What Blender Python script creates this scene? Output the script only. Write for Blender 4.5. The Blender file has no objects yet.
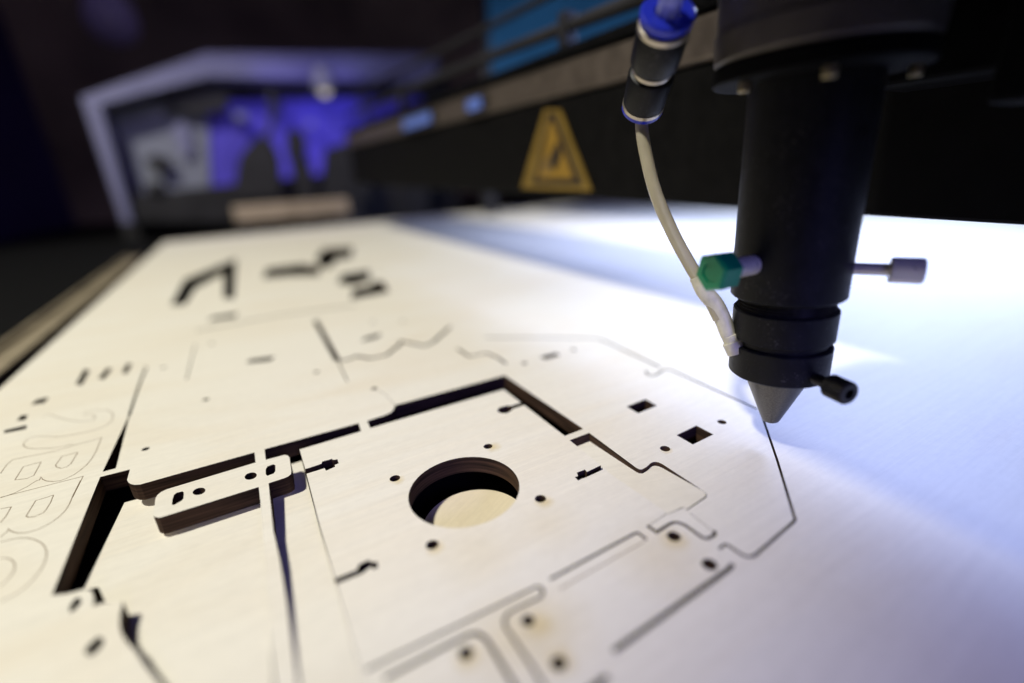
# geometry data: plan coordinates in mm, x across the sheet, y along it, sheet top at z = 0
DATA = {'F': 468.413,
 'FW': (0.454203, 0.822663, -0.341943),
 'RT': (0.865563, -0.49837, -0.049275),
 'UP': (0.210951, 0.273593, 0.938428),
 'barb': [(86.54, 58.25, 22.65), (85.74, 59.64, 24.93), (85.35, 61.21, 28.2), (84.55, 62.94, 31.29), (83.24, 64.71, 33.8), (82.44, 66.43, 36.89)],
 'bracket': [(-26.7, 107.67), (-26.46, 108.86), (-25.84, 109.68), (-24.94, 110.06), (-7.97, 110.3), (-1.87, 109.91), (-1.25, 109.15), (-0.99, 107.94), (-1.24, 101.83), (-1.43, 100.65), (-2.06, 100.09), (-2.78, 99.9),
             (-6.06, 99.83), (-8.0, 99.63), (-24.59, 99.78), (-25.31, 99.9), (-25.95, 100.55), (-26.37, 101.3)],
 'bracket_holes': [[(-23.01, 107.39), (-21.97, 107.25), (-21.65, 106.62), (-21.56, 104.27), (-21.79, 103.64), (-23.11, 102.84), (-23.5, 103.23), (-23.55, 105.26), (-23.43, 106.85)],
                   [(-6.14, 105.91), (-5.72, 106.98), (-4.51, 107.14), (-4.1, 106.37), (-4.32, 103.9), (-4.7, 103.14), (-5.97, 102.94), (-6.26, 103.89)],
                   [(-17.71, 105.06), (-17.7, 104.63), (-17.81, 104.25), (-18.02, 103.96), (-18.31, 103.8), (-18.66, 103.77), (-19.02, 103.88), (-19.37, 104.12), (-19.67, 104.46), (-19.89, 104.87), (-20.02, 105.32),
                    (-20.03, 105.75), (-19.93, 106.14), (-19.73, 106.43), (-19.44, 106.6), (-19.09, 106.64), (-18.71, 106.53), (-18.36, 106.29), (-18.05, 105.94), (-17.83, 105.51)],
                   [(-7.97, 104.87), (-8.0, 104.42), (-8.14, 104.02), (-8.38, 103.72), (-8.7, 103.55), (-9.05, 103.52), (-9.42, 103.64), (-9.77, 103.88), (-10.06, 104.23), (-10.26, 104.66), (-10.35, 105.13), (-10.33, 105.58),
                    (-10.2, 105.98), (-9.96, 106.29), (-9.65, 106.47), (-9.28, 106.51), (-8.9, 106.39), (-8.55, 106.14), (-8.26, 105.78), (-8.06, 105.34)]],
 'disc': (29.71, 73.67),
 'drop_left': [(-35.58, 121.42), (-36.52, 92.01), (-35.24, 91.39), (-34.25, 91.11), (-32.23, 85.83), (-29.86, 84.29), (-29.63, 82.58), (-29.34, 80.08), (-28.78, 77.53), (-27.67, 74.92), (-26.68, 72.47), (-21.68, 61.8),
               (-17.88, 53.09), (-8.74, 47.2), (-8.68, 65.7), (-8.48, 87.02), (-8.33, 117.16), (-17.6, 119.82)],
 'drop_plane': (1.8744736842105265, 0, -0.06798245614035088),
 'drop_plane_right': (3.7520000000000007, 0, -0.084),
 'drop_right': [(-6.44, 101.38), (-6.39, 88.32), (-5.9, 77.64), (-5.73, 66.03), (-5.73, 60.07), (-5.66, 51.22), (-5.59, 45.52), (1.66, 41.71), (1.5, 48.87), (1.46, 67.27), (1.27, 82.0), (1.42, 107.31), (1.48, 115.35),
                (-7.53, 114.83)],
 'end': {'blob1': [(0.9, 37.5), (23.0, 99.4), (48.3, 125.2), (71.7, 127.8), (80.3, 97.6), (70.3, 32.6)],
         'blob2': [(90.2, 94.3), (97.0, 136.4), (115.7, 139.2), (123.5, 124.0), (115.6, 90.3)],
         'blob3': [(129.7, 28.3), (150.6, 108.1), (190.4, 119.9), (214.7, 90.1), (211.3, 22.5)],
         'blue': [(-30.1, 57.6), (-4.2, 184.8), (354.7, 201.2), (340.4, 77.1)],
         'dark1': [(-54.0, 173.3), (-43.9, 199.3), (-2.0, 209.8), (30.7, 195.1), (23.1, 173.2), (-24.8, 167.1)],
         'dark2': [(-99.0, 100.5), (-88.2, 109.7), (-70.0, 105.1), (-74.1, 88.6), (-91.8, 86.5)],
         'frame': [(-146.0, 16.9), (-147.1, 182.7), (12.3, 243.9), (373.2, 262.6), (368.6, 221.1), (8.8, 212.9), (-129.4, 173.3), (-134.4, 15.8)],
         'inner': [(-134.4, 15.8), (-129.4, 173.3), (8.8, 212.9), (357.0, 220.6), (327.8, -33.0)],
         'lamp': [(152.6, 238.5), (186.7, 240.3), (179.0, 196.4), (144.6, 195.5)],
         'lamp_c': (164.3, 210.6),
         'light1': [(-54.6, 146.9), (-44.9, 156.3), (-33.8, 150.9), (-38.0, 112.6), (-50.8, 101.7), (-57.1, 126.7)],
         'low': [(-139.0, 16.3), (-124.0, 54.8), (-24.2, 60.2), (341.0, 82.4), (328.4, -27.3)],
         'outer': [(-146.0, 16.9), (-147.1, 182.7), (12.3, 243.9), (373.2, 262.6), (340.2, -34.2)],
         'side': [(-123.6, 52.0), (-125.7, 170.9), (1.2, 196.9), (-26.2, 57.4)],
         'tan': [(-1.4, 8.2), (5.9, 27.9), (164.2, 34.3), (159.4, 5.8)]},
 'fit': [(79.89, 81.99, 70.92), (71.4, 67.96, 84.38)],
 'flange_bolts': [(74.99, 58.01), (81.5, 42.91), (101.09, 43.12)],
 'holes': [((39.61, 85.95), 2.1), ((17.51, 86.2), 2.2), ((39.63, 63.71), 2.2), ((17.44, 63.91), 2.2), ((72.18, 62.58), 2.2), ((92.04, 63.09), 2.1), ((72.54, 123.6), 1.9), ((92.89, 123.9), 1.9), ((53.29, 42.96), 2.3),
           ((53.29, 35.74), 2.4), ((23.79, 42.72), 1.9), ((14.27, 43.05), 1.9), ((23.94, 35.4), 2.0), ((-31.4, 132.99), 1.7), ((-19.38, 156.99), 1.8), ((12.41, 158.79), 1.8), ((25.39, 134.03), 1.8), ((-19.47, 217.83), 1.8),
           ((-33.83, 197.82), 1.6), ((42.92, 205.31), 1.8), ((54.14, 197.23), 1.8)],
 'hose': [(84.8, 61.53, 28.23), (83.76, 63.99, 32.75), (82.68, 66.04, 36.26), (81.59, 68.1, 39.78), (79.99, 71.56, 45.95), (78.7, 75.42, 53.54), (78.56, 78.7, 61.25), (78.94, 80.76, 66.71), (79.84, 82.1, 71.12)],
 'kerfs': [([(-38.17, 157.88), (-38.76, 171.6), (-39.21, 187.14), (-39.44, 203.11)], 0.7), ([(73.75, 154.59), (92.09, 140.35), (106.15, 128.03), (106.96, 126.44), (106.94, 123.35), (105.06, 95.47)], 0.8),
           ([(99.62, 95.91), (98.19, 94.06), (98.19, 92.42), (99.97, 91.94), (103.19, 93.0), (104.7, 93.22), (105.85, 92.28), (106.02, 90.07), (104.62, 62.24)], 0.65),
           ([(101.98, 59.13), (87.88, 46.45), (74.52, 34.9), (73.94, 34.37), (73.09, 34.19), (61.28, 33.15), (60.29, 33.17), (59.5, 33.68), (59.25, 34.21), (59.16, 36.91), (58.92, 37.2), (57.22, 37.04)], 0.5),
           ([(51.42, 47.3), (51.57, 45.25), (54.7, 45.45), (55.81, 45.33), (56.53, 44.85), (56.99, 43.81), (57.08, 40.19), (57.39, 39.71), (58.0, 39.51), (59.42, 39.56), (60.08, 40.2)], 0.6),
           ([(60.14, 45.42), (59.77, 40.26)], 0.12), ([(51.47, 47.15), (56.79, 47.62)], 0.12), ([(56.34, 34.02), (55.87, 33.73), (55.1, 33.56), (30.92, 32.91)], 0.75), ([(28.23, 30.82), (23.75, 30.6)], 0.8),
           ([(30.44, 46.95), (48.2, 47.07), (48.77, 46.94), (48.91, 46.48), (48.9, 44.87)], 0.5),
           ([(6.1, 47.76), (27.82, 46.93), (28.42, 46.53), (28.4, 45.68), (27.52, 45.0), (23.08, 45.28), (21.79, 45.22), (20.95, 44.52), (20.57, 43.48), (20.64, 42.19), (20.81, 36.55), (20.72, 33.43)], 0.45),
           ([(4.0, 45.52), (14.51, 45.34), (15.97, 45.21), (16.95, 44.69), (17.49, 43.3), (17.67, 36.37), (17.59, 34.41)], 0.6), ([(6.1, 47.76), (2.15, 47.87)], 0.45), ([(21.61, 224.35), (20.44, 165.45)], 2.1),
           ([(20.44, 165.45), (19.6, 144.42)], 0.4), ([(20.25, 164.44), (24.35, 164.26), (27.13, 165.74), (30.75, 160.05), (36.46, 159.92), (43.08, 167.05), (45.41, 170.79), (51.0, 160.31), (55.38, 162.4), (68.23, 176.19)], 1.5),
           ([(25.89, 133.25), (27.13, 127.82), (27.42, 122.17), (27.29, 119.3)], 0.12), ([(60.02, 150.17), (60.08, 140.36), (66.56, 139.62), (67.69, 133.5), (67.37, 126.6)], 1.0),
           ([(-25.17, 220.74), (-25.59, 197.45), (-25.7, 179.26)], 0.35), ([(-26.07, 243.87), (7.37, 246.02), (43.14, 240.25)], 1.3)],
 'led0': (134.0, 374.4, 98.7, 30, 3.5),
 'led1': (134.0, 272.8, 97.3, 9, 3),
 'main_hole': ((28.49, 74.8), 11.18),
 'openings': {'gap2': [(18.62, 114.85), (23.62, 115.28), (25.48, 116.01), (26.67, 117.6), (27.4, 119.37), (62.37, 118.91), (62.52, 79.58), (56.93, 79.49), (57.26, 110.26), (18.36, 110.64)],
              'gapN': [(56.73, 77.38), (62.56, 77.36), (61.87, 60.76), (62.0, 60.17), (62.43, 59.79), (63.82, 59.88), (65.56, 60.39), (66.25, 60.41), (66.81, 60.12), (67.15, 59.58), (67.33, 58.63), (67.2, 48.93), (67.11, 47.72),
                       (66.79, 47.07), (66.05, 46.66), (60.19, 46.18), (60.33, 47.06), (56.78, 47.37), (56.03, 62.39), (56.38, 65.84)],
              'open_main': [(-38.22, 87.06), (-38.72, 124.42), (-33.26, 124.13), (-33.1, 119.27), (-32.66, 117.96), (-32.12, 116.97), (-31.34, 116.08), (-30.26, 115.53), (-20.99, 115.47), (-7.95, 115.31), (-5.85, 115.47),
                            (16.4, 115.01), (16.01, 110.42), (1.46, 110.33), (1.55, 101.13), (1.38, 78.41), (1.5, 65.39), (1.55, 48.55), (1.6, 41.92), (-17.38, 51.73), (-20.88, 59.64), (-23.52, 64.96), (-25.41, 69.15),
                            (-26.29, 71.3), (-27.17, 73.34), (-27.63, 75.55), (-27.79, 77.88), (-27.91, 79.32), (-30.29, 80.51), (-31.9, 80.79), (-32.03, 82.47), (-32.76, 84.71), (-33.85, 85.74), (-35.9, 86.03)],
              'wedge': [(-38.69, 126.64), (-36.24, 126.65), (-38.04, 157.44), (-38.31, 158.19)]},
 'regions': {'bolt_panel': [(51.39, 47.26), (51.53, 45.22), (54.66, 45.42), (55.77, 45.29), (56.49, 44.82), (56.95, 43.78), (57.04, 40.16), (57.36, 39.68), (59.34, 39.5), (57.18, 37.02), (56.67, 35.5), (56.34, 34.02),
                            (55.87, 33.73), (55.1, 33.56), (30.92, 32.91), (28.23, 30.82), (23.75, 30.6), (21.37, 31.41), (20.72, 33.43), (20.81, 36.55), (20.64, 42.19), (20.57, 43.48), (20.95, 44.52), (21.79, 45.22),
                            (23.08, 45.28), (27.52, 45.0), (28.4, 45.68), (28.76, 46.64), (30.4, 46.9), (48.75, 46.92), (48.86, 44.84)],
             'corner_panel': [(-38.59, 126.57), (-36.24, 126.65), (-33.24, 124.03), (-33.1, 119.27), (-32.6, 117.5), (-31.82, 115.74), (-30.12, 114.81), (-7.96, 115.11), (-5.84, 115.31), (17.25, 114.23), (25.31, 115.44),
                              (27.26, 119.18), (27.42, 122.17), (27.13, 127.82), (25.89, 133.25), (19.6, 144.42), (20.44, 165.45), (21.5, 220.62), (22.63, 242.65), (7.37, 246.02), (-26.07, 243.87), (-25.17, 220.74),
                              (-39.01, 209.87), (-39.21, 187.14), (-38.17, 157.88)],
             'hooked_panel': [(62.54, 119.07), (62.75, 79.6), (62.74, 77.46), (61.82, 60.71), (62.36, 59.72), (65.45, 60.29), (66.73, 60.04), (67.25, 58.55), (67.04, 47.66), (66.78, 47.01), (60.22, 46.32), (59.77, 40.26),
                              (59.38, 39.53), (57.22, 37.04), (58.92, 37.2), (59.16, 36.91), (59.25, 34.21), (59.5, 33.68), (60.29, 33.17), (61.28, 33.15), (73.09, 34.19), (73.94, 34.37), (87.88, 46.45), (101.98, 59.13),
                              (104.62, 62.24), (106.02, 90.07), (105.85, 92.28), (105.0, 95.13), (106.94, 123.35), (106.96, 126.44), (92.09, 140.35), (73.75, 154.59), (64.33, 148.17), (60.02, 150.17), (60.08, 140.36),
                              (66.56, 139.62), (67.69, 133.5), (67.37, 126.6)],
             'square_panel': [(1.53, 110.54), (16.18, 110.72), (18.75, 110.85), (57.32, 110.37), (57.2, 79.41), (57.0, 77.36), (56.34, 65.78), (56.03, 62.39), (56.79, 47.62), (51.43, 47.23), (49.8, 47.04), (48.8, 46.97),
                              (30.43, 46.93), (28.85, 46.91), (27.82, 46.93), (6.1, 47.76), (2.14, 47.83), (1.55, 48.55), (1.47, 65.4), (1.37, 78.42), (1.53, 101.14)]},
 'score': [[(-50.19, 169.05), (-47.99, 168.8), (-44.97, 167.11), (-43.1, 164.07), (-42.27, 160.96), (-41.96, 157.1), (-42.83, 154.61), (-45.09, 153.18), (-49.05, 153.38), (-52.63, 154.43), (-56.08, 157.02), (-58.63, 158.77),
            (-59.68, 157.89), (-60.0, 156.05), (-59.59, 154.1), (-58.34, 151.95), (-56.44, 150.2), (-54.05, 148.7), (-52.25, 147.79), (-50.09, 147.29), (-48.26, 147.35)],
           [(-60.77, 173.08), (-59.09, 173.59), (-56.75, 170.27), (-53.77, 166.14), (-49.87, 162.22), (-46.78, 160.86), (-46.54, 163.13), (-47.96, 165.79), (-50.41, 167.51)],
           [(-59.74, 139.95), (-59.91, 144.22), (-59.47, 146.55), (-51.69, 145.37), (-47.47, 146.34), (-42.43, 146.92), (-42.13, 139.34), (-42.23, 135.32), (-42.7, 132.61), (-43.42, 130.62), (-44.22, 129.15), (-45.26, 128.29),
            (-46.39, 127.89), (-47.7, 128.39), (-49.12, 129.57), (-50.11, 130.91), (-50.81, 132.54), (-50.68, 131.07), (-51.2, 131.11), (-52.33, 129.25), (-53.94, 127.81), (-56.0, 127.23)],
           [(-46.08, 141.28), (-46.17, 135.38), (-46.74, 134.33), (-47.68, 134.3), (-48.87, 135.76), (-49.29, 137.06), (-49.05, 141.1), (-46.08, 141.28)],
           [(-52.83, 140.91), (-52.46, 134.28), (-53.47, 133.54), (-55.73, 134.44), (-56.0, 140.73), (-54.61, 140.82), (-52.83, 140.91)], [(-56.08, 127.49), (-42.23, 127.04), (-42.24, 118.33)],
           [(-42.34, 125.27), (-42.34, 121.6), (-42.34, 118.81), (-42.19, 115.72), (-42.33, 113.6), (-42.88, 111.81), (-43.54, 110.64), (-44.4, 109.88), (-45.51, 109.19), (-47.04, 109.25), (-48.36, 110.0), (-49.17, 110.69),
            (-50.0, 111.67), (-50.69, 112.95), (-50.51, 111.89), (-51.09, 110.53)],
           [(-46.1, 121.78), (-45.87, 118.81), (-45.96, 116.29), (-46.11, 115.27), (-47.3, 114.71), (-48.32, 115.07), (-48.9, 115.87), (-48.89, 121.46), (-47.52, 121.56), (-46.1, 121.78)],
           [(-54.49, 122.09), (-52.72, 121.69), (-52.56, 118.15), (-52.76, 116.2)],
           [(-50.52, 108.57), (-49.3, 108.51), (-47.99, 108.19), (-46.54, 107.35), (-45.2, 106.01), (-43.93, 104.41), (-42.96, 102.75), (-42.13, 100.71), (-41.71, 98.98), (-41.5, 96.97), (-41.58, 94.99), (-41.93, 93.26),
            (-42.58, 91.6), (-43.59, 90.64), (-45.07, 90.03)],
           [(-48.88, 102.98), (-48.08, 102.61), (-47.26, 101.75), (-46.46, 100.53), (-45.9, 99.11), (-45.56, 97.32), (-45.71, 95.89), (-46.36, 94.41)]],
 'score_lines': [[(30.69, 44.65), (38.7, 44.75), (48.25, 44.82)]],
 'small_openings': [[(-34.13, 84.08), (-33.56, 82.72), (-34.05, 81.41), (-34.7, 81.1), (-35.05, 82.67), (-34.73, 84.15)],
                    [(-27.92, 79.38), (-27.36, 77.61), (-26.78, 76.35), (-25.56, 74.97), (-25.64, 72.7), (-25.58, 71.03), (-25.4, 68.79), (-26.12, 70.26), (-26.95, 72.05), (-27.47, 73.85), (-27.83, 76.48)],
                    [(-29.87, 73.56), (-29.07, 72.64), (-29.01, 71.42), (-29.78, 70.4), (-30.57, 70.66), (-31.07, 71.62), (-30.84, 72.63)],
                    [(1.23, 100.87), (5.0, 100.96), (5.26, 101.86), (7.41, 101.65), (7.51, 101.08), (8.43, 100.8), (8.39, 98.92), (7.47, 98.73), (7.41, 97.97), (5.39, 97.53), (5.29, 98.77), (1.33, 98.8)],
                    [(1.36, 65.57), (4.93, 65.45), (5.54, 66.49), (7.19, 66.49), (7.49, 65.68), (8.26, 65.49), (8.12, 64.05), (7.31, 64.06), (6.99, 64.86), (5.88, 64.29), (5.36, 64.21), (1.54, 64.33)],
                    [(57.88, 100.31), (54.03, 100.15), (53.23, 100.96), (50.92, 101.24), (49.39, 99.79), (49.76, 98.12), (51.1, 97.18), (52.82, 97.85), (53.49, 98.45), (57.31, 98.45)],
                    [(56.62, 65.68), (52.43, 65.49), (52.6, 66.35), (50.56, 66.46), (50.01, 65.39), (49.25, 65.46), (49.14, 64.14), (49.84, 64.23), (51.25, 64.12), (55.7, 64.26)],
                    [(78.81, 82.11), (85.87, 82.38), (85.64, 77.9), (78.73, 77.73)], [(78.54, 65.04), (85.77, 65.41), (85.67, 60.5), (78.48, 60.29)], [(79.52, 125.3), (86.28, 125.07), (86.09, 122.18), (79.89, 122.12)],
                    [(-58.34, 198.14), (-59.36, 214.82), (-57.18, 211.94), (-56.23, 195.96)], [(-52.75, 200.22), (-52.03, 210.74), (-50.23, 208.64), (-50.74, 197.6)],
                    [(-46.32, 201.07), (-46.39, 211.95), (-44.62, 210.1), (-44.64, 198.87)], [(-66.8, 166.25), (-67.38, 168.7), (-62.82, 168.84), (-62.15, 165.91)],
                    [(-66.49, 174.41), (-66.52, 178.11), (-64.72, 177.32), (-64.42, 173.41)], [(-66.49, 186.14), (-66.15, 190.14), (-63.19, 190.23), (-63.12, 185.32)],
                    [(-7.85, 183.33), (-6.48, 186.88), (1.61, 184.77), (0.01, 180.49)], [(32.22, 180.72), (34.73, 184.89), (41.97, 186.29), (39.01, 181.18)], [(-21.97, 258.61), (-20.53, 265.5), (-8.97, 266.03), (-10.52, 256.55)],
                    [(6.82, 356.21), (11.81, 397.9), (35.86, 398.82), (46.91, 374.33), (40.6, 337.58), (23.82, 351.06)],
                    [(49.74, 418.18), (65.29, 476.1), (89.98, 461.87), (74.8, 398.98), (60.63, 394.61), (53.49, 362.75), (46.35, 370.7)], [(45.67, 301.52), (53.53, 329.82), (72.86, 331.84), (65.27, 298.58), (52.53, 288.35)],
                    [(43.53, 253.9), (50.42, 278.6), (60.03, 279.94), (65.63, 292.59), (70.25, 286.55), (65.28, 256.28)],
                    [(-41.21, 309.63), (-40.28, 395.24), (-7.16, 476.25), (-10.38, 302.65), (-15.85, 307.32), (-16.52, 400.09), (-31.64, 352.76), (-34.04, 306.25)]],
 'strip': [(-8.0, 115.28), (-5.83, 115.51), (-5.94, 99.73), (-6.21, 83.36), (-5.79, 74.31), (-5.67, 64.18), (-5.72, 58.87), (-5.71, 50.82), (-5.66, 45.76), (-7.95, 46.92), (-8.25, 52.39), (-8.39, 63.02), (-8.02, 81.58),
           (-7.81, 94.41)],
 'supply': [(72.21, 69.12, 83.87), (70.79, 67.21, 84.7), (68.99, 64.3, 87.0), (69.19, 62.57, 91.89), (73.72, 64.22, 101.85)],
 'tongue': [(56.79, 77.19), (62.56, 77.16), (61.94, 60.57), (62.07, 59.98), (62.48, 59.6), (63.75, 59.69), (65.42, 60.25), (66.1, 60.28), (66.64, 60.01), (66.97, 59.5), (67.13, 58.59), (67.11, 49.11), (67.03, 47.9),
            (66.72, 47.26), (66.0, 46.85), (60.24, 46.37), (60.38, 47.25), (56.88, 47.54), (56.2, 62.28), (56.51, 65.68)],
 'tongue_plane': (2.4764442474293453, 0.018189461776438876, -0.07615409100755348),
 'tri': {'b1': [(201.85, 84.65), (195.36, 83.9), (175.0, 52.45), (216.9, 52.99)],
         'inner': [(199.49, 81.2), (197.86, 81.03), (181.57, 55.27), (211.06, 55.87)],
         'outer': [(204.72, 86.48), (192.59, 85.02), (169.72, 49.94), (228.71, 50.97)],
         'sym': [(194.05, 71.73), (199.37, 66.29), (200.25, 62.38), (197.15, 58.97), (193.48, 61.48), (191.05, 65.23), (190.52, 68.99)],
         'sym2': [(199.37, 66.29), (204.73, 64.22), (207.2, 60.93), (205.01, 57.46), (200.49, 59.05), (198.77, 62.33)]}}

import bpy, bmesh, math, random
from mathutils import Vector, Matrix
random.seed(7)
MM = 0.001
SC = bpy.context.scene
COL = SC.collection
T = 4.0                                   # plywood thickness, mm

# ------------------------------------------------------------------ materials
def new_mat(name):
    m = bpy.data.materials.new(name); m.use_nodes = True
    nt = m.node_tree; b = nt.nodes['Principled BSDF']
    return m, nt, b
def dusty(m, amount=.66, col=(.09,.085,.08)):
    nt = m.node_tree; b = nt.nodes['Principled BSDF']; N = nt.nodes.new; L = nt.links.new
    tc = N('ShaderNodeTexCoord'); n = N('ShaderNodeTexNoise'); n.inputs['Scale'].default_value = 2600; n.inputs['Detail'].default_value = 3; L(tc.outputs['Object'], n.inputs['Vector'])
    n2 = N('ShaderNodeTexNoise'); n2.inputs['Scale'].default_value = 130; n2.inputs['Detail'].default_value = 5; L(tc.outputs['Object'], n2.inputs['Vector'])
    ad = N('ShaderNodeMath'); ad.operation = 'MULTIPLY_ADD'; ad.inputs[1].default_value = .35; L(n2.outputs['Fac'], ad.inputs[0]); L(n.outputs['Fac'], ad.inputs[2])
    mr = N('ShaderNodeMapRange'); mr.inputs['From Min'].default_value = amount+.17; mr.inputs['From Max'].default_value = amount+.27; L(ad.outputs[0], mr.inputs['Value'])
    mx = N('ShaderNodeMix'); mx.data_type = 'RGBA'; mx.inputs['B'].default_value = (*col,1); L(mr.outputs[0], mx.inputs['Factor'])
    src = b.inputs['Base Color'].links[0].from_socket; L(src, mx.inputs['A']); L(mx.outputs['Result'], b.inputs['Base Color']); return m
def simple(name, col, rough=.5, metal=0., noise=.0, scale=400., bump=0., spec=.5, trans=0., emit=None, es=0.):
    m, nt, b = new_mat(name)
    b.inputs['Base Color'].default_value = (*col, 1); b.inputs['Roughness'].default_value = rough
    b.inputs['Metallic'].default_value = metal; b.inputs['Specular IOR Level'].default_value = spec
    b.inputs['Transmission Weight'].default_value = trans
    if emit: b.inputs['Emission Color'].default_value = (*emit, 1); b.inputs['Emission Strength'].default_value = es
    if noise or bump:
        tc = nt.nodes.new('ShaderNodeTexCoord'); n = nt.nodes.new('ShaderNodeTexNoise')
        n.inputs['Scale'].default_value = scale; n.inputs['Detail'].default_value = 8
        nt.links.new(tc.outputs['Object'], n.inputs['Vector'])
        if noise:
            mr = nt.nodes.new('ShaderNodeMapRange'); mr.inputs['To Min'].default_value = 1-noise; mr.inputs['To Max'].default_value = 1+noise
            mr.inputs['From Min'].default_value = .3; mr.inputs['From Max'].default_value = .7
            nt.links.new(n.outputs['Fac'], mr.inputs['Value'])
            mx = nt.nodes.new('ShaderNodeVectorMath'); mx.operation = 'SCALE'; mx.inputs[0].default_value = col
            nt.links.new(mr.outputs[0], mx.inputs['Scale']); nt.links.new(mx.outputs[0], b.inputs['Base Color'])
            mr2 = nt.nodes.new('ShaderNodeMapRange'); mr2.inputs['To Min'].default_value = max(.02, rough-.15); mr2.inputs['To Max'].default_value = min(1, rough+.15)
            nt.links.new(n.outputs['Fac'], mr2.inputs['Value']); nt.links.new(mr2.outputs[0], b.inputs['Roughness'])
        if bump:
            bp = nt.nodes.new('ShaderNodeBump'); bp.inputs['Strength'].default_value = bump; bp.inputs['Distance'].default_value = .0002
            nt.links.new(n.outputs['Fac'], bp.inputs['Height']); nt.links.new(bp.outputs[0], b.inputs['Normal'])
    return m

def wood(name, ang=0., tint=(.80,.76,.66), stains=()):
    """pale birch veneer: long fine grain, broad soft colour drift, faint pores, smoke stains beside some holes"""
    m, nt, b = new_mat(name); N = nt.nodes.new; L = nt.links.new
    tc = N('ShaderNodeTexCoord')
    rot = N('ShaderNodeMapping'); rot.inputs['Rotation'].default_value = (0,0,ang); L(tc.outputs['Object'], rot.inputs['Vector'])
    def noise(sx, sy, detail=6, dist=0., rough=.6):
        mp = N('ShaderNodeMapping'); mp.inputs['Scale'].default_value = (sx, sy, 60); L(rot.outputs[0], mp.inputs['Vector'])
        n = N('ShaderNodeTexNoise'); n.inputs['Scale'].default_value = 1; n.inputs['Detail'].default_value = detail
        n.inputs['Roughness'].default_value = rough; n.inputs['Distortion'].default_value = dist; L(mp.outputs[0], n.inputs['Vector']); return n.outputs['Fac']
    g1 = noise(28, 900, 8, .6); g2 = noise(90, 3200, 4); drift = noise(9, 30, 3, 1.5); mott = noise(420, 800, 9, .4, .7)
    def mrange(v, a, c, lo, hi):
        r = N('ShaderNodeMapRange'); r.inputs['From Min'].default_value = a; r.inputs['From Max'].default_value = c
        r.inputs['To Min'].default_value = lo; r.inputs['To Max'].default_value = hi; L(v, r.inputs['Value']); return r.outputs[0]
    def mul(a, c):
        r = N('ShaderNodeMath'); r.operation = 'MULTIPLY'; L(a, r.inputs[0]); L(c, r.inputs[1]); return r.outputs[0]
    v = mul(mul(mrange(g1,.3,.7,.95,1.025), mrange(g2,.3,.7,.975,1.015)), mrange(mott,.35,.65,.965,1.025))
    mx = N('ShaderNodeMix'); mx.data_type = 'RGBA'
    mx.inputs['A'].default_value = (*tint, 1); mx.inputs['B'].default_value = (tint[0]*.965, tint[1]*.935, tint[2]*.89, 1)
    L(mrange(drift,.42,.7,0,1), mx.inputs['Factor'])
    col = mx.outputs['Result']
    for (sx, sy, r, *q) in stains:
        d = N('ShaderNodeVectorMath'); d.operation = 'DISTANCE'; L(tc.outputs['Object'], d.inputs[0]); d.inputs[1].default_value = (sx*MM, sy*MM, 0)
        wob = N('ShaderNodeMath'); wob.operation = 'MULTIPLY_ADD'; L(mott, wob.inputs[0]); wob.inputs[1].default_value = .0022; L(d.outputs['Value'], wob.inputs[2])
        mm = N('ShaderNodeMix'); mm.data_type = 'RGBA'; mm.inputs['B'].default_value = (tint[0]*.82, tint[1]*.70, tint[2]*.42, 1)
        L(mrange(wob.outputs[0], r*MM+.0011, r*.15*MM+.0011, 0, q[0] if q else .75), mm.inputs['Factor']); L(col, mm.inputs['A']); col = mm.outputs['Result']
    sc = N('ShaderNodeVectorMath'); sc.operation = 'SCALE'; L(col, sc.inputs[0]); L(v, sc.inputs['Scale'])
    L(sc.outputs[0], b.inputs['Base Color'])
    b.inputs['Roughness'].default_value = .55; b.inputs['Specular IOR Level'].default_value = .3
    bp = N('ShaderNodeBump'); bp.inputs['Strength'].default_value = .2; bp.inputs['Distance'].default_value = .00008
    ad = N('ShaderNodeMath'); ad.operation = 'ADD'; L(g2, ad.inputs[0]); L(mott, ad.inputs[1]); L(ad.outputs[0], bp.inputs['Height']); L(bp.outputs[0], b.inputs['Normal'])
    return m
def char():
    """laser-burnt plywood edge: dark brown plies"""
    m, nt, b = new_mat('burnt_ply_edge'); N = nt.nodes.new; L = nt.links.new
    tc = N('ShaderNodeTexCoord'); mp = N('ShaderNodeMapping'); mp.inputs['Scale'].default_value = (70,70,1700); L(tc.outputs['Object'], mp.inputs['Vector'])
    n = N('ShaderNodeTexNoise'); n.inputs['Scale'].default_value = 1; n.inputs['Detail'].default_value = 6; L(mp.outputs[0], n.inputs['Vector'])
    r = N('ShaderNodeValToRGB'); e = r.color_ramp.elements
    e[0].position = .32; e[0].color = (.016,.010,.007,1); e[1].position = .72; e[1].color = (.095,.052,.032,1)
    L(n.outputs['Fac'], r.inputs['Fac']); L(r.outputs[0], b.inputs['Base Color']); b.inputs['Roughness'].default_value = .8; b.inputs['Specular IOR Level'].default_value = .15
    return m

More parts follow.
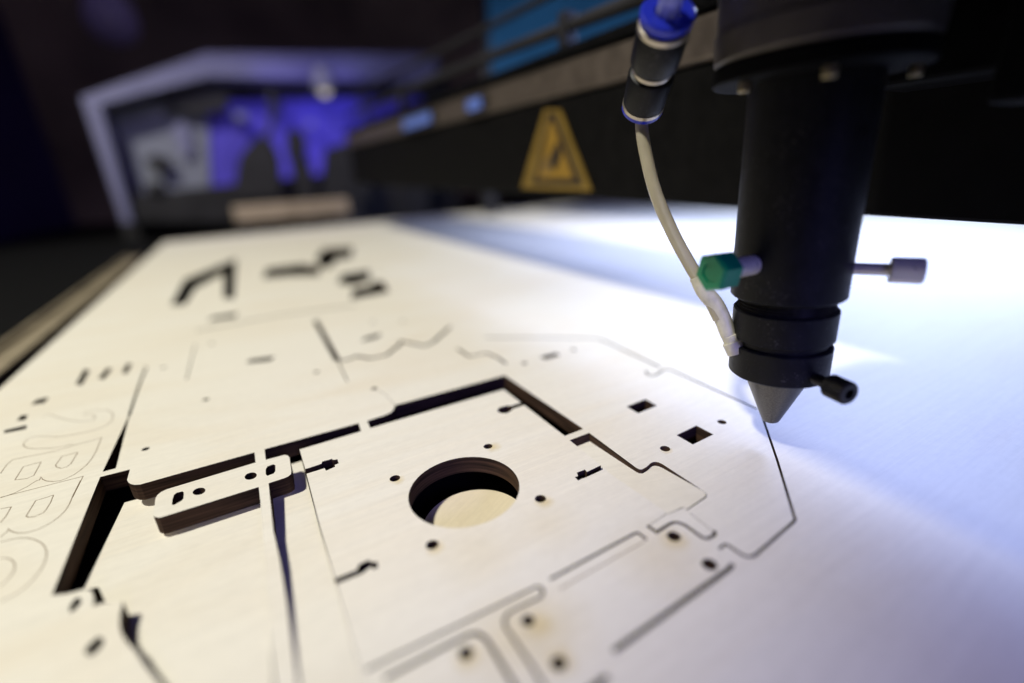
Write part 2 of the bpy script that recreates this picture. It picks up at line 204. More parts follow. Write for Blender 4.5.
_h = DATA['holes']
def st(i, dx, dy, *r): return (_h[i][0][0]+dx, _h[i][0][1]+dy, *r)
SHEET_STAINS = [st(0,.9,-1.0,2.2), st(1,.3,-.9,1.8), st(2,.2,-1.2,2.3), st(3,.2,-.9,2.0), st(8,-.6,-.6,3.0), st(10,1.0,-1.4,2.6), st(11,0,-.6,2.2), st(12,.3,.2,2.6), st(4,-.2,-.8,1.6), st(10,-3,-1,9,.35), st(8,-5,-2,10,.3), st(3,6,-6,9,.22), st(12,2,5,8,.3), st(2,-3,-7,8,.2)]
M = dict(
 wood=wood('birch_plywood', 0., stains=SHEET_STAINS), wood_turned=wood('birch_plywood_turned', .35, (.80,.755,.64)), wood_disc=wood('birch_plywood_offcut', -.5, (.72,.635,.475)),  # turned copy's yellower tint imitates shade from the cool light
 char=char(),
 score=simple('laser_score_line', (.22,.16,.10), .8),
 bed=simple('dark_bed', (.005,.005,.005), .7, 0, .3, 300, 0, .1),
 black=simple('black_anodised', (.006,.006,.0075), .48, .0, .35, 500, .15, .25),
 blackbox=simple('black_paint', (.004,.004,.0045), .6, 0, .3, 200, 0, .06),
 face=simple('dusty_black_paint', (.003,.0027,.0026), .7, 0, .5, 160, 0, .1),
 steel=simple('bright_steel', (.85,.80,.68), .32, .4, .03, 300),
 darksteel=simple('blackened_steel', (.05,.048,.045), .38, .8, .3, 900),
 nozzle=simple('worn_nozzle_metal', (.12,.112,.10), .36, .9, .22, 3000, .12),
 brass=simple('dull_brass', (.45,.38,.22), .4, .9, .1, 600),
 alu=simple('brushed_aluminium', (.13,.105,.085), .42, .5, .2, 150),
 ring=simple('ring_metal', (.55,.49,.40), .35, .8, .1, 600),
 collar=simple('dull_collar_metal', (.13,.115,.105), .4, .6, .2, 150),
 green=simple('green_plastic', (.0,.27,.12), .3),
 blue=simple('blue_plastic', (.02,.035,.55), .28),
 cream=simple('milky_hose', (.66,.59,.43), .2, 0, .06, 300, 0, .6, .35),
 clear=simple('blue_clear_hose', (.35,.38,.9), .2, 0, 0, 1, 0, .5, .5),
 white=simple('white_plastic', (.70,.66,.54), .45, 0, .12, 600),
 yellow=simple('sign_yellow', (.27,.155,.018), .5, 0, .15, 120),
 signblack=simple('sign_black', (.02,.014,.01), .5),
 rail=simple('rail_metal', (.30,.25,.17), .5, .2, .25, 60),
 lav=simple('pale_painted_metal', (.19,.19,.32), .5, 0, .1, 20),
 grey=simple('grey_panel', (.20,.21,.27), .5, 0, .25, 12),
 bluepanel=simple('blue_lit_acrylic', (.10,.075,.62), .5, 0, .3, 9),
 cyanpanel=simple('blue_lit_window', (.01,.06,.16), .4, 0, .3, 9, 0, .5, 0, (.012,.045,.15), .055),
 dark=simple('dark_machinery', (.012,.011,.014), .6, 0, .3, 30),
 tan=simple('pale_wood_strip', (.42,.33,.24), .6, 0, .2, 40),
 lamp=simple('lamp_glow', (.8,.75,.6), .5, 0, 0, 1, 0, .5, 0, (1,.9,.65), .5),
 led=simple('led_glow', (.1,.16,.4), .5, 0, 0, 1, 0, .5, 0, (.10,.17,.9), .13),  # self-lit blue standing in for reflections on the rail
 violet=simple('violet_lit_wall', (.03,.012,.09), .8, 0, .3, 4),
 wall=simple('dark_room_wall', (.34,.25,.14), .9, 0, .6, 2.5),
 globe=simple('pale_globe', (.85,.7,.9), .6),
)

dusty(M['black']); dusty(M['face'], .72, (.03,.028,.026))

# ------------------------------------------------------------------ helpers
def tag(o, label=None, cat=None, group=None, kind=None):
    for k, v in (('label',label),('category',cat),('group',group),('kind',kind)):
        if v: o[k] = v
    return o
def link(name, me, parent=None, loc=(0,0,0)):
    o = bpy.data.objects.new(name, me); COL.objects.link(o); o.location = [c*MM for c in loc]
    if parent: o.parent = parent
    return o
def thing(name, label, cat, loc=(0,0,0), group=None):
    return tag(link(name, None, None, loc), label, cat, group)
def finish(bm, mats, smooth=False):
    bmesh.ops.recalc_face_normals(bm, faces=bm.faces)
    for v in bm.verts: v.co *= MM
    me = bpy.data.meshes.new('mesh'); bm.to_mesh(me); bm.free()
    for m in mats: me.materials.append(m)
    if smooth:
        for p in me.polygons: p.use_smooth = True
        try: me.set_sharp_from_angle(angle=math.radians(35))
        except Exception: pass
    return me
def area2(p): return sum(p[i][0]*p[(i+1)%len(p)][1]-p[(i+1)%len(p)][0]*p[i][1] for i in range(len(p)))
def prism_bm(poly, ztop, zbot, bm=None):
    """ztop / zbot: a number or a function of (x, y)"""
    bm = bm or bmesh.new(); ft = ztop if callable(ztop) else (lambda x,y: ztop); fb = zbot if callable(zbot) else (lambda x,y: zbot)
    if area2(poly) < 0: poly = poly[::-1]
    t = [bm.verts.new((x,y,ft(x,y))) for x,y in poly]; b = [bm.verts.new((x,y,fb(x,y))) for x,y in poly]
    bm.faces.new(t); bm.faces.new(b[::-1]); n = len(poly)
    for i in range(n): bm.faces.new((t[i], b[i], b[(i+1)%n], t[(i+1)%n]))
    return bm
def prism(name, poly, z1, z0, mats, parent=None, loc=(0,0,0)):
    bm = prism_bm(poly, z1, z0)
    for v in bm.verts: v.co -= Vector(loc)
    o = link(name, finish(bm, mats), parent, loc if parent is None else loc); return o
def wood_sides(me):
    me.materials.clear(); me.materials.append(M['wood']); me.materials.append(M['char'])
    for p in me.polygons: p.material_index = 0 if abs(p.normal.z) > .6 else 1
def box_bm(x0,x1,y0,y1,z0,z1,bm=None,bev=0):
    bm = bm or bmesh.new(); g = bmesh.ops.create_cube(bm, size=1)
    for v in g['verts']: v.co = Vector(((x0+x1)/2+v.co.x*(x1-x0), (y0+y1)/2+v.co.y*(y1-y0), (z0+z1)/2+v.co.z*(z1-z0)))
    if bev:
        es = list({e for v in g['verts'] for e in v.link_edges})
        bmesh.ops.bevel(bm, geom=es, offset=bev, segments=2, affect='EDGES', profile=.5)
    return bm
def basis(d):
    d = Vector(d).normalized(); a = Vector((0,0,1)) if abs(d.z) < .9 else Vector((1,0,0))
    x = d.cross(a).normalized(); return x, d.cross(x).normalized(), d
def lathe_bm(prof, p0, d, seg=48, bm=None, rot=0., knurl=0.):
    """prof: list of (t along d, radius); r = 0 closes"""
    bm = bm or bmesh.new(); x, y, d = basis(d); p0 = Vector(p0); rings = []
    for t, r in prof:
        if r <= 1e-6: rings.append([bm.verts.new(p0+d*t)])
        else: rings.append([bm.verts.new(p0+d*t+(x*math.cos(rot+2*math.pi*k/seg)+y*math.sin(rot+2*math.pi*k/seg))*r*(1-knurl*(k%2))) for k in range(seg)])
    for a, b in zip(rings, rings[1:]):
        for k in range(seg):
            k2 = (k+1)%seg
            if len(a) == 1 and len(b) == 1: continue
            if len(a) == 1: bm.faces.new((a[0], b[k], b[k2]))
            elif len(b) == 1: bm.faces.new((a[k], a[k2], b[0]))
            else: bm.faces.new((a[k], a[k2], b[k2], b[k]))
    return bm
def tube_bm(pts, r, seg=20, bm=None, n=8):
    """smooth tube through pts (Catmull-Rom); r number or list per point"""
    bm = bm or bmesh.new(); P = [Vector(p) for p in pts]; R_ = r if isinstance(r,(list,tuple)) else [r]*len(P)
    Q = [2*P[0]-P[1]]+P+[2*P[-1]-P[-2]]; path = []; rad = []
    for i in range(1, len(Q)-2):
        for k in range(n):
            t = k/n; a,b,c,d = Q[i-1:i+3]
            path.append(.5*((2*b)+(c-a)*t+(2*a-5*b+4*c-d)*t*t+(3*b-a-3*c+d)*t**3)); rad.append(R_[i-1]*(1-t)+R_[i]*t)
    path.append(P[-1]); rad.append(R_[-1])
    up = Vector((.3,.5,.8)); rings = []
    for i, p in enumerate(path):
        d = (path[min(i+1,len(path)-1)]-path[max(i-1,0)]).normalized(); x = (up-d*up.dot(d)).normalized(); y = d.cross(x)
        rings.append([bm.verts.new(p+(x*math.cos(2*math.pi*k/seg)+y*math.sin(2*math.pi*k/seg))*rad[i]) for k in range(seg)])
    for a, b in zip(rings, rings[1:]):
        for k in range(seg): bm.faces.new((a[k], a[(k+1)%seg], b[(k+1)%seg], b[k]))
    bm.faces.new(rings[0][::-1]); bm.faces.new(rings[-1]); return bm
def ribbon_poly(pts, w):
    """closed outline of a mitred polyline of width w"""
    P = [Vector((p[0],p[1])) for p in pts]; l, r = [], []
    for i, p in enumerate(P):
        d1 = (P[i]-P[i-1]).normalized() if i else None; d2 = (P[i+1]-P[i]).normalized() if i < len(P)-1 else None
        d1 = d1 or d2; d2 = d2 or d1
        n1 = Vector((-d1.y,d1.x)); n2 = Vector((-d2.y,d2.x)); m = (n1+n2); m = m.normalized() if m.length > 1e-4 else n1
        k = w/2/max(.45, m.dot(n1)); l.append(p+m*k); r.append(p-m*k)
    return [tuple(v) for v in l+r[::-1]]
def circle(c, r, n=32): return [(c[0]+r*math.cos(2*math.pi*k/n), c[1]+r*math.sin(2*math.pi*k/n)) for k in range(n)]

def boolean(base, cutter_bm, op):
    """base mesh (mm) op one closed prism -> new mesh (mm)"""
    bmesh.ops.recalc_face_normals(cutter_bm, faces=cutter_bm.faces)
    cm = bpy.data.meshes.new('c'); cutter_bm.to_mesh(cm); cutter_bm.free()
    a = bpy.data.objects.new('a', base); c = bpy.data.objects.new('c', cm); COL.objects.link(a); COL.objects.link(c)
    md = a.modifiers.new('b','BOOLEAN'); md.operation = op; md.object = c; md.solver = SOLVER
    dg = bpy.context.evaluated_depsgraph_get(); dg.update()
    out = bpy.data.meshes.new_from_object(a.evaluated_get(dg))
    bpy.data.objects.remove(a); bpy.data.objects.remove(c); bpy.data.meshes.remove(cm)
    return out
SOLVER = 'EXACT'
def to_mesh(bm):
    bmesh.ops.recalc_face_normals(bm, faces=bm.faces); me = bpy.data.meshes.new('m'); bm.to_mesh(me); bm.free(); return me
def scaled(me):
    me.transform(Matrix.Scale(MM, 4)); me.update(); return me

# ------------------------------------------------------------------ plywood sheet: one board, laser-cut openings, kerfs and holes
TOP = 3.0; BOT = -T-3.0
cutters = [DATA['openings'][k] for k in ('open_main','gap2','gapN','wedge')] + DATA['small_openings']
cutters += [ribbon_poly(p, w) for p, w in DATA['kerfs']]
cutters += [circle(c, d/2, 24) for c, d in DATA['holes']]
mh, mr = DATA['main_hole']; cutters.append(circle(mh, mr, 128))
sheet_me = to_mesh(prism_bm([(-80.5,-90),(950,-90),(950,705),(-80.5,705)], 0., -T))
for c in cutters: sheet_me = boolean(sheet_me, prism_bm(c, TOP, BOT), 'DIFFERENCE')
sheet = thing('plywood_sheet', 'large pale birch plywood sheet cut full of laser-cut panels and holes', 'plywood sheet', (0,0,-T))
def sheet_part(name, me, label=None):
    wood_sides(me); scaled(me); o = link(name, me, sheet, (0,0,T))
    if label: o['label'] = label
    return o
PL = {'square_panel':'square panel with one big round hole and four bolt holes', 'corner_panel':'plain panel with rounded corner behind the slotted bracket',
      'hooked_panel':'angular panel with two square holes under the nozzle', 'bolt_panel':'blurred near panel with bolt holes along its edge'}
for name, poly in DATA['regions'].items():
    pm = boolean(sheet_me.copy(), prism_bm(poly, TOP, BOT), 'INTERSECT')
    sheet_me = boolean(sheet_me, prism_bm(poly, TOP, BOT), 'DIFFERENCE')
    sheet_part(name, pm, PL[name])
sheet_part('stock_board', sheet_me, 'uncut board around the panels, scored with big letters')
bracket_me = to_mesh(prism_bm(DATA['bracket'], 0., -T))
for h in DATA['bracket_holes']: bracket_me = boolean(bracket_me, prism_bm(h, TOP, BOT), 'DIFFERENCE')
strip_me = to_mesh(prism_bm(DATA['strip'], 0., -T)); strip_me = boolean(strip_me, prism_bm(DATA['bracket'], TOP, BOT), 'DIFFERENCE')
sheet_part('slotted_bracket', bracket_me, 'small rounded bracket with two slots and two holes')
sheet_part('bridge_strip', strip_me, 'thin strip crossing the slotted bracket')
sb = bmesh.new()
for p in DATA['score']: prism_bm(ribbon_poly(p, .17), .022, -.02, sb)
link('scored_lettering', finish(sb, [M['score']]), sheet, (0,0,T))['label'] = 'large outlined letters scored into the board'
sb = bmesh.new()
for p in DATA['score_lines']: prism_bm(ribbon_poly(p, .2), .022, -.02, sb)
link('score_line', finish(sb, [M['score']]), sheet, (0,0,T))

# panels that have dropped below the sheet
def dropped(name, poly, plane, label, mat):
    a, b, c = plane; top = lambda x,y: a+b*x+c*y; bot = lambda x,y: a+b*x+c*y-T
    cx = sum(p[0] for p in poly)/len(poly); cy = sum(p[1] for p in poly)/len(poly)
    loc = (cx, cy, bot(cx,cy)); bm = prism_bm(poly, top, bot)
    for v in bm.verts: v.co -= Vector(loc)
    me = finish(bm, [mat, M['char']])
    for p in me.polygons: p.material_index = 0 if abs(p.normal.z) > .6 else 1
    return tag(link(name, me, None, loc), label, 'cut board')
dropped('cutout_board', DATA['drop_left'], DATA['drop_plane'], 'wide plain cut panel sunk below the sheet under the slotted bracket', M['wood'])
dropped('cutout_board', DATA['drop_right'], DATA['drop_plane_right'], 'narrow sunken cut panel between the thin strip and the square panel', M['wood'])
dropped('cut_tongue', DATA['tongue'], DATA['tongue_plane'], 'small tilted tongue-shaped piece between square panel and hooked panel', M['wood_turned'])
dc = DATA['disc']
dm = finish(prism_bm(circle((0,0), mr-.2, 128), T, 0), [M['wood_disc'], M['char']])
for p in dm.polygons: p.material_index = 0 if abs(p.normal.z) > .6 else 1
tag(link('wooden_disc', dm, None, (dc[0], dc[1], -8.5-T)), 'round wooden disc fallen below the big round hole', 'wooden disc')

# machine bed
tag(prism('bed', [(-1500,-900),(2000,-900),(2000,1600),(-1500,1600)], -13., -40., [M['bed']]), None, None, None, 'structure')
rl = thing('bed_rail', 'worn metal rail along the left edge of the plywood sheet', 'rail', (-106,330,-13))
link('rail_body', finish(box_bm(-7,7,-330,330,0,4.5,None,.8), [M['rail']]), rl)
link('rail_lip', finish(box_bm(-7,-4,-330,330,4.6,7,None,.6), [M['rail']]), rl)

# ------------------------------------------------------------------ laser head
HX, HY = 94.4, 52.87
head = thing('laser_head', 'black cylindrical laser head with conical nozzle above the sheet', 'laser head', (HX,HY,4.4))
head.rotation_euler = (Matrix.Rotation(math.radians(-1.5), 3, Vector((DATA['FW'][0], DATA['FW'][1], 0)).normalized())).to_euler()
def hp(name, prof, mat, parent=head, seg=72):
    return link(name, finish(lathe_bm([(t-4.4,r) for t,r in prof], (0,0,0), (0,0,1), seg), [mat], True), parent)
hp('nozzle', [(4.5,0),(4.5,.7),(4.4,.9),(4.45,1.35),(4.75,1.75),(5.3,2.0),(14.5,5.75),(16.85,6.7),(16.85,0)], M['nozzle'])
hp('nozzle_holder', [(16.8,0),(16.8,9.2),(17.1,9.52),(23.2,9.52),(23.5,9.2),(23.5,8.6),(25,8.6),(25,0)], M['black'])
hp('lock_ring', [(24.8,0),(24.8,9.3),(25.1,9.6),(30.9,9.6),(31.2,9.3),(31.2,0)], M['black'])
nk = [(31.1,0),(31.1,8.6)]
for k in range(4): nk += [(31.3+k*.6,8.9),(31.6+k*.6,8.6)]
hp('threaded_neck', nk+[(34.,8.6),(34.,0)], M['darksteel'])
hp('lens_tube', [(33.7,0),(33.7,10.1),(34.0,10.4),(73,10.4),(73,0)], M['black'])
hp('flange', [(72.6,0),(72.6,16.2),(73.0,16.6),(75.4,16.6),(75.8,16.2),(75.8,0)], M['blackbox'])
hp('collar', [(75.8,0),(75.8,16.0),(76.4,16.5),(80.5,16.8),(81,16.4),(95,16.4),(95,0)], M['collar'])
for px, py in DATA['flange_bolts']:
    a = math.atan2(py-HY, px-HX); r = 14.2
    link('bolt', finish(lathe_bm([(0,0),(0,.9),(-.2,1.05),(-1.5,1.05),(-1.7,.9),(-1.7,.5),(-1.2,.5),(-1.2,0)], (r*math.cos(a), r*math.sin(a), 72.6-4.4), (0,0,1), 20), [M['brass']], True), head)
TC = Vector((-HX,-HY,0)).normalized(); RR = Vector((TC.y*-1, TC.x, 0))          # towards camera, and its right-hand side
if RR.dot(Vector(DATA['RT'])) < 0: RR = -RR
def screw_dir(deg): a = math.radians(deg); return TC*math.cos(a)+RR*math.sin(a)
def put(name, prof, z, d, mat, parent, seg=32, rot=0., knurl=0.): return link(name, finish(lathe_bm(prof, (0,0,z-4.4), d, seg, None, rot, knurl), [mat], knurl == 0), parent)
d = screw_dir(-36)
th = put('thumb_screw', [(9.,0),(9,1.9),(17,1.9),(17,0)], 41.2, d, M['steel'], head)
put('thumb_knob', [(15.6,0),(15.6,2.5),(16.2,2.7),(16.6,3.6),(20.4,3.8),(21.0,3.3),(21.0,1.9),(20.7,1.8),(20.7,0)], 41.2, d, M['green'], th, 6, .25)
d = screw_dir(88)
cs = put('clamp_screw', [(9,0),(9,1.15)]+[(10+.25*k,1.15 if k%2 else 1.08) for k in range(24)]+[(16.2,1.15),(16.2,0)], 39.4, d, M['steel'], head)
put('screw_cap', [(15.6,0),(15.6,2.0),(15.9,2.3),(20.3,2.3),(20.6,2.0),(20.6,1.1),(19.2,1.1),(19.2,0)], 39.4, d, M['steel'], cs, 64, 0., .045)
d = screw_dir(45)
ss = put('set_screw', [(8.6,0),(8.6,1.15)]+[(9+.25*k,1.15 if k%2 else 1.0) for k in range(18)]+[(13.7,1.15),(13.7,0)], 18.9, d, M['darksteel'], head)
kn = [(12.6,0),(12.6,1.9)]
put('screw_cap', kn+[(12.9,2.25),(16.6,2.25),(17.0,1.95),(17.0,1.0),(15.6,1.0),(15.6,0)], 18.9, d, M['darksteel'], ss, 56, 0., .07)

# air hose with push-in fitting
hose_pts = DATA['hose']; b0 = Vector(hose_pts[0])
hose = thing('air_hose', 'milky air hose with black push-in fitting feeding the laser nozzle', 'air hose', tuple(b0))
def rel(p): return Vector(p)-b0
link('hose', finish(tube_bm([rel(p) for p in hose_pts], 1.36, 24), [M['cream']], True), hose)
link('barb_connector', finish(tube_bm([rel(p) for p in DATA['barb']], [1.35,1.6,1.7,1.76,1.7,1.56], 24), [M['white']], True), hose)
nb = [rel(p) for p in DATA['barb']]; nd = (nb[2]-nb[0]).normalized()
link('nipple', finish(lathe_bm([(-1.5,0),(-1.5,2.3),(1.0,2.3),(1.2,2.1),(1.2,1.9),(2.4,1.9),(2.6,1.7),(2.6,0)], nb[0], nd, 28), [M['white']], True), hose)
f0, f1 = Vector(DATA['fit'][0]), Vector(DATA['fit'][1]); fd = (f1-f0); FL = fd.length; fd.normalize()
def fit(name, prof, mat, parent, seg=40): return link(name, finish(lathe_bm([(t*FL,r) for t,r in prof], rel(f0), fd, seg), [mat], True), parent)
ft = fit('push_fitting', [(.085,0),(.085,3.9),(.10,4.3),(.40,4.5),(.425,4.2),(.44,3.5),(.50,3.5),(.515,4.3),(.54,4.6),(.83,4.7),(.85,4.5),(.85,0)], M['black'], hose)
fit('metal_ring', [(.045,0),(.045,4.1),(.052,4.35),(.09,4.35),(.09,0)], M['ring'], ft)
fit('metal_ring', [(.845,0),(.845,4.65),(.885,4.65),(.895,4.4),(.895,0)], M['ring'], ft)
fit('metal_ring', [(.45,0),(.45,3.9),(.485,3.9),(.485,0)], M['ring'], ft)
fit('release_collar', [(0,0),(0,3.9),(.012,4.3),(.05,4.3),(.05,0)], M['blue'], ft)
fit('release_collar', [(.89,0),(.89,4.0),(.93,4.2),(.94,4.7),(.985,4.75),(1.,4.4),(1.,2.4),(.95,2.3),(.95,0)], M['blue'], ft)
link('supply_hose', finish(tube_bm([rel(p) for p in DATA['supply']], 2.0, 24), [M['clear']], True), hose)

# ------------------------------------------------------------------ gantry beam
beam = thing('gantry_beam', 'long black gantry beam with bare metal rail above the sheet', 'gantry beam', (138,0,44))
beam.rotation_euler.x = math.radians(.9)
Y0, Y1 = -150., 640.
link('beam_body', finish(box_bm(0,24,Y0,Y1,0,42.5,None,.8), [M['face']]), beam)
link('rail_end_block', finish(box_bm(-1.5,40,Y0,80,43.6,56.5,None,1.), [M['blackbox']]), beam)
link('guide_rail', finish(box_bm(-1.5,40,80.2,Y1,43.5,56.5,None,1.2), [M['alu']]), beam)
link('rail_shadow_strip', finish(box_bm(2,24,Y0,Y1,42.4,43.6), [M['blackbox']]), beam)
link('top_cover', finish(box_bm(-3,54,Y0,Y1,57.5,61.5,None,1.), [M['blackbox']]), beam)
cb = thing('cable_tube', 'thicker black cable tube just above the gantry beam', 'cable', (140,0,112))
link('cable_jacket', finish(tube_bm([(0,-150,-6),(0,0,-3.5),(0,150,3),(1,300,9.5),(2,450,15),(4,640,21)], 2.6, 12), [M['dark']], True), cb)
cb2 = thing('cable_tube', 'thinner black cable tube running highest above the gantry beam', 'cable', (150,0,131))
link('cable_jacket', finish(tube_bm([(0,-150,-6),(0,0,-3.5),(0,150,3),(1,300,9),(2,450,16),(4,640,24)], 1.8, 12), [M['dark']], True), cb2)
for y in (190, 420): link('cable_clip', finish(box_bm(-3,3,y-3,y+3,-6,10+(y-190)*.035,None,.5), [M['dark']]), cb)
# warning sign
tri = DATA['tri']; bx = [p for p in tri['outer']]
sg = thing('warning_sign', 'yellow triangular warning sign with black flame symbol on the gantry beam', 'warning sign', (137.6,198,50))
def plate(name, poly, x0, x1, mat, holes=None):
    bm = bmesh.new(); n = len(poly); A_ = [bm.verts.new((x0, y-198, z-50)) for y,z in poly]; B_ = [bm.verts.new((x1, y-198, z-50)) for y,z in poly]
    bm.faces.new(A_); bm.faces.new(B_[::-1])
    for i in range(n): bm.faces.new((A_[i], B_[i], B_[(i+1)%n], A_[(i+1)%n]))
    return link(name, finish(bm, [mat]), sg)
plate('sign_plate', tri['outer'], -.6, .4, simple('sign_edge_yellow', (.20,.125,.02), .5, 0, .2, 120))
plate('black_border', tri['b1'], -.8, -.55, M['signblack'])
plate('sign_field', tri['inner'], -1.0, -.75, M['yellow'])
plate('flame_symbol', tri['sym'], -1.2, -.95, M['signblack'])
plate('hand_symbol', tri['sym2'], -1.15, -.95, simple('faded_sign_ink', (.16,.10,.03), .6))
# carriage
cg = thing('carriage', 'black carriage block holding the laser head on the gantry beam', 'carriage', (120,20,72))
link('carriage_plate', finish(box_bm(-2,15,-80,38,0,140,None,1.), [M['blackbox']]), cg)
link('mounting_arm', finish(box_bm(-14,-2.1,-110,14,-6,110,None,1.), [M['blackbox']]), cg)
link('mount_hood', finish(box_bm(-84,-2.2,-120,44,30,60,None,2.), [M['blackbox']]), cg)  # added block out of view, keeps the main lamp off the right side
link('carriage_cover', finish(box_bm(15.2,90,-80,60,20,140,None,1.), [M['blackbox']]), cg)

# ------------------------------------------------------------------ far end of the machine
E_ = DATA['end']; VE = 900.
em = thing('machine_end', 'blurred end wall of the machine with pale chamfered frame and blue lit panel', 'machine housing', (100,VE,-13))
def slab(name, poly, y0, y1, mat, parent):
    bm = bmesh.new(); n = len(poly); A_ = [bm.verts.new((x-100,y0,z+13)) for x,z in poly]; B_ = [bm.verts.new((x-100,y1,z+13)) for x,z in poly]
    bm.faces.new(A_); bm.faces.new(B_[::-1])
    for i in range(n): bm.faces.new((A_[i], B_[i], B_[(i+1)%n], A_[(i+1)%n]))
    return link(name, finish(bm, [mat]), parent)
fr = E_['frame']
slab('chamfered_frame', fr, 0, 60, M['lav'], em)
slab('back_wall', [(-160,-13),(-150,178),(12,240),(420,262),(420,-13)], 62, 80, M['dark'], em)
slab('grey_side_panel', E_['side'], 40, 58, M['grey'], em)
slab('blue_panel', E_['blue'], 44, 57, M['bluepanel'], em)
slab('lower_cover', E_['low'], 10, 39, M['dark'], em)
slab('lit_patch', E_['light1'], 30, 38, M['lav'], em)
for k, lab in (('blob1','dark rounded motor in front of the blue panel, widest of the three'),('blob2','small dark upright knob in front of the blue panel'),('blob3','dark block at the right end of the blue panel')):
    pts = E_[k]; cx = sum(p[0] for p in pts)/len(pts)
    t = thing('motor_unit' if k != 'blob2' else 'upright_knob', lab, 'machine part', (cx, VE-40, -13))
    bm = bmesh.new(); n = len(pts); A_ = [bm.verts.new((x-cx,0,z+13)) for x,z in pts]; B_ = [bm.verts.new((x-cx,30,z+13)) for x,z in pts]
    bm.faces.new(A_); bm.faces.new(B_[::-1])
    for i in range(n): bm.faces.new((A_[i], B_[i], B_[(i+1)%n], A_[(i+1)%n]))
    bmesh.ops.bevel(bm, geom=list(bm.edges), offset=4, segments=2, affect='EDGES')
    link('motor_case', finish(bm, [M['dark']], True), t); z0 = min(p[1] for p in pts)+13
    link('motor_base', finish(box_bm(-14,14,3,27,0,max(2,z0+3),None,1), [M['dark']]), t)
slab('upper_vent', E_['dark1'], 20, 38, M['dark'], em)
slab('side_knob', E_['dark2'], 20, 38, M['dark'], em)
lc = E_['lamp_c']
lp = thing('lamp_fitting', 'small pale lamp fitting hanging from the far frame', 'lamp', (lc[0], VE-30, lc[1]-16))
link('lamp_shade', finish(lathe_bm([(0,0),(0,15),(14,18),(30,12),(36,0)], (0,0,0), (0,0,1), 24), [M['lav']], True), lp)
link('lamp_bulb', finish(lathe_bm([(-9,0),(-8,5),(-4,8),(0,8),(0,0)], (0,0,0), (0,0,1), 20), [M['lamp']], True), lp)
link('lamp_arm', finish(box_bm(-4,4,-4,30,26,34,None,1), [M['dark']]), lp)
tn = thing('cross_bar', 'pale wooden bar lying across the far end of the sheet', 'bar', (80,832,-13))
link('bar_body', finish(box_bm(-82,84,-8,8,20,44,None,2), [M['tan']]), tn)
for x in (-70, 70): link('bar_foot', finish(box_bm(x-8,x+8,-7,7,0,20,None,1), [M['dark']]), tn)
rnd = random.Random(3)
for lab, x, z, w, h, mat in (('dark square box low on the far grey side panel',-96,62,20,16,'dark'),('pale square plate high on the blue panel',40,160,16,12,'lav'),('dark narrow box hanging under the far frame',95,176,9,22,'dark'),('small pale plate right of the dark knob',142,150,10,7,'lav'),('dark wide box at the far right of the blue panel',262,110,40,30,'dark')):
    t = thing('control_box', lab, 'box', (x, VE+5, z-h/2))
    link('box_body', finish(box_bm(-w/2,w/2,0,30,0,h,None,1.5), [M[mat]]), t); link('box_lid', finish(box_bm(-w/2+2,w/2-2,-2,-.1,2,h-2,None,.8), [M[mat]]), t)
for k in range(2):
    x0 = 30+150*k
    t = thing('loose_cable', ('slack dark cable hanging behind the wide dark motor','slack dark cable hanging below the lamp fitting')[k], 'cable', (x0, VE-12, 70))
    link('cable_jacket', finish(tube_bm([(0,0,0),(rnd.uniform(5,25),-4,40),(rnd.uniform(30,60),-8,70),(rnd.uniform(40,90),0,130)], 4, 10), [M['dark']], True), t)
# added glowing boxes that imitate blue reflections where the beam meets the end frame
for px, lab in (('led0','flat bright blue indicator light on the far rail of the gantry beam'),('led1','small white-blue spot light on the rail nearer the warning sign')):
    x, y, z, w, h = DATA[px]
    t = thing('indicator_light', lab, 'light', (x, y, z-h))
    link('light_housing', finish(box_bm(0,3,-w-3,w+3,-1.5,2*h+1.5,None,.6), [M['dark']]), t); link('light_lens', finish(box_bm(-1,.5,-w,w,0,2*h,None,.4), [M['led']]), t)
# posts and dark bars by the beam's far end
pb = thing('support_post', 'dark slanted support post at the far end of the beam', 'post', (330,640,-13))
link('post_shaft', finish(tube_bm([(0,0,0),(0,0,120),(20,-10,330),(40,-20,520)], 11, 12), [M['dark']], True), pb)
link('post_bracket', finish(box_bm(-22,22,-14,14,120,160,None,2), [M['dark']]), pb)
lidp = thing('lid_window', 'blue lit window behind the dark cables at the top', 'window', (300,430,110))
link('window_pane', finish(box_bm(0,8,-230,130,48,220,None,1), [M['cyanpanel']]), lidp)
link('window_frame', finish(box_bm(-6,14,-240,140,36,48,None,1), [M['dark']]), lidp)
link('window_skirt', finish(box_bm(0,12,-240,140,0,35.5,None,1), [M['dark']]), lidp)
# surroundings
gl = thing('hanging_lamp', 'pale rounded lamp shade hanging unlit in the dark upper left', 'lamp', (-146.8,1500,372))
link('lamp_globe', finish(lathe_bm([(0,0),(2,18),(14,38),(40,50),(72,46),(100,30),(112,0)], (0,0,0), (0,0,1), 32), [M['globe']], True), gl)
link('lamp_cord', finish(tube_bm([(0,0,108),(2,0,300),(0,0,900)], 3, 8), [M['dark']]), gl)
tag(prism('back_wall', [(-1500,1900),(2200,1900),(2200,1950),(-1500,1950)], 1600, -40, [M['wall']]), None, None, None, 'structure')
tag(prism('side_wall', [(-420,700),(-330,1500),(-360,1510),(-470,700)], 420, -40, [M['violet']]), None, None, None, 'structure')

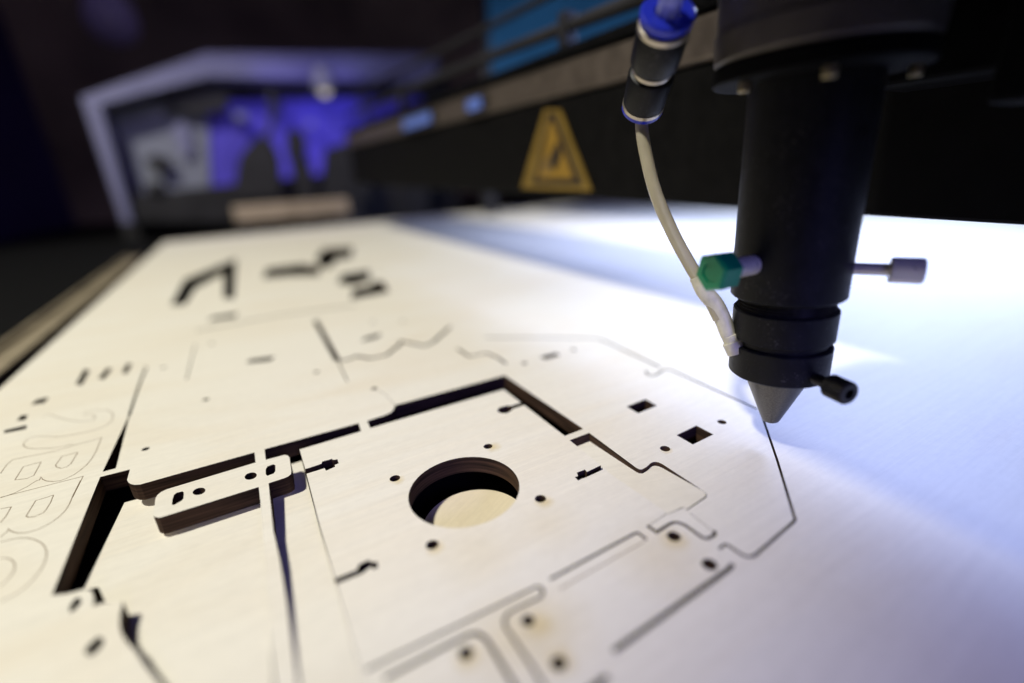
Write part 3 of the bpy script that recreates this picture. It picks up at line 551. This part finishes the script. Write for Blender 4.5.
# ------------------------------------------------------------------ camera
cam = bpy.data.cameras.new('camera'); co = bpy.data.objects.new('camera', cam); COL.objects.link(co); SC.camera = co
rt, up, fw = [Vector(v) for v in (DATA['RT'], DATA['UP'], DATA['FW'])]
mw = Matrix(((rt.x,up.x,-fw.x,0),(rt.y,up.y,-fw.y,0),(rt.z,up.z,-fw.z,.06),(0,0,0,1))); co.matrix_world = mw
cam.sensor_width = 36; cam.lens = DATA['F']/1024*36; cam.clip_start = .002; cam.clip_end = 30
cam.dof.use_dof = True; cam.dof.focus_distance = .102; cam.dof.aperture_fstop = 3.3; cam.dof.aperture_blades = 9

# ------------------------------------------------------------------ light
def aim(o, target): 
    o.rotation_euler = (Vector([t*MM for t in target])-o.location).to_track_quat('-Z','Y').to_euler()
def spot(name, loc, target, power, col, size, blend, rad):
    l = bpy.data.lights.new(name,'SPOT'); l.energy = power; l.color = col; l.spot_size = math.radians(size); l.spot_blend = blend; l.shadow_soft_size = rad*MM
    o = bpy.data.objects.new(name, l); COL.objects.link(o); o.location = [c*MM for c in loc]; aim(o, target); return o
spot('ceiling_lamp', (-480,150,1000), (-120,480,0), 59, (1,.975,.855), 52.7, .22, 40)
al = bpy.data.lights.new('led_strip','AREA'); al.shape = 'RECTANGLE'; al.size = .36; al.size_y = .05; al.energy = 2.05; al.color = (.40,.50,1.)
ao = bpy.data.objects.new("led_strip", al); COL.objects.link(ao)
lz = Vector((.818,0,.575)); lx = Vector((0,1,0)); ly = lz.cross(lx)          # emits along -lz, long side along the beam
ao.matrix_world = Matrix(((lx.x,ly.x,lz.x,.42),(lx.y,ly.y,lz.y,.16),(lx.z,ly.z,lz.z,.19),(0,0,0,1)))
spot('white_lamp', (520,200,275), (360,170,0), 6, (.62,.73,1.), 150, .8, 40)
spot('violet_fill', (30,-220,140), (62,42,0), 2.1, (.25,.25,1.), 36, .9, 40)  # added fill for the near right corner, no fixture stands here
pl = bpy.data.lights.new('panel_lamp','AREA'); pl.size = .16; pl.energy = .055; pl.color = (.30,.25,1.)
po = bpy.data.objects.new('panel_lamp', pl); COL.objects.link(po); po.location = (.15,.885,.150); po.rotation_euler = (math.radians(90),0,math.radians(0))
spot('violet_lamp', (100,560,420), (60,900,120), 1.6, (.55,.5,1.), 100, .8, 60)
spot('violet_wall_lamp', (-120,900,300), (-400,1150,60), .12, (.30,.15,1.), 90, .9, 60)
w = bpy.data.worlds.new('World'); SC.world = w; w.use_nodes = True
bg = w.node_tree.nodes['Background']; bg.inputs[0].default_value = (.40,.36,.9,1); bg.inputs[1].default_value = .055

SC.view_settings.view_transform = 'Standard'; SC.view_settings.look = 'None'; SC.view_settings.exposure = 0; SC.view_settings.gamma = 1
SC.render.engine = 'CYCLES'; SC.cycles.use_denoising = True; SC.cycles.max_bounces = 6
SC.cycles.sample_clamp_indirect = 4
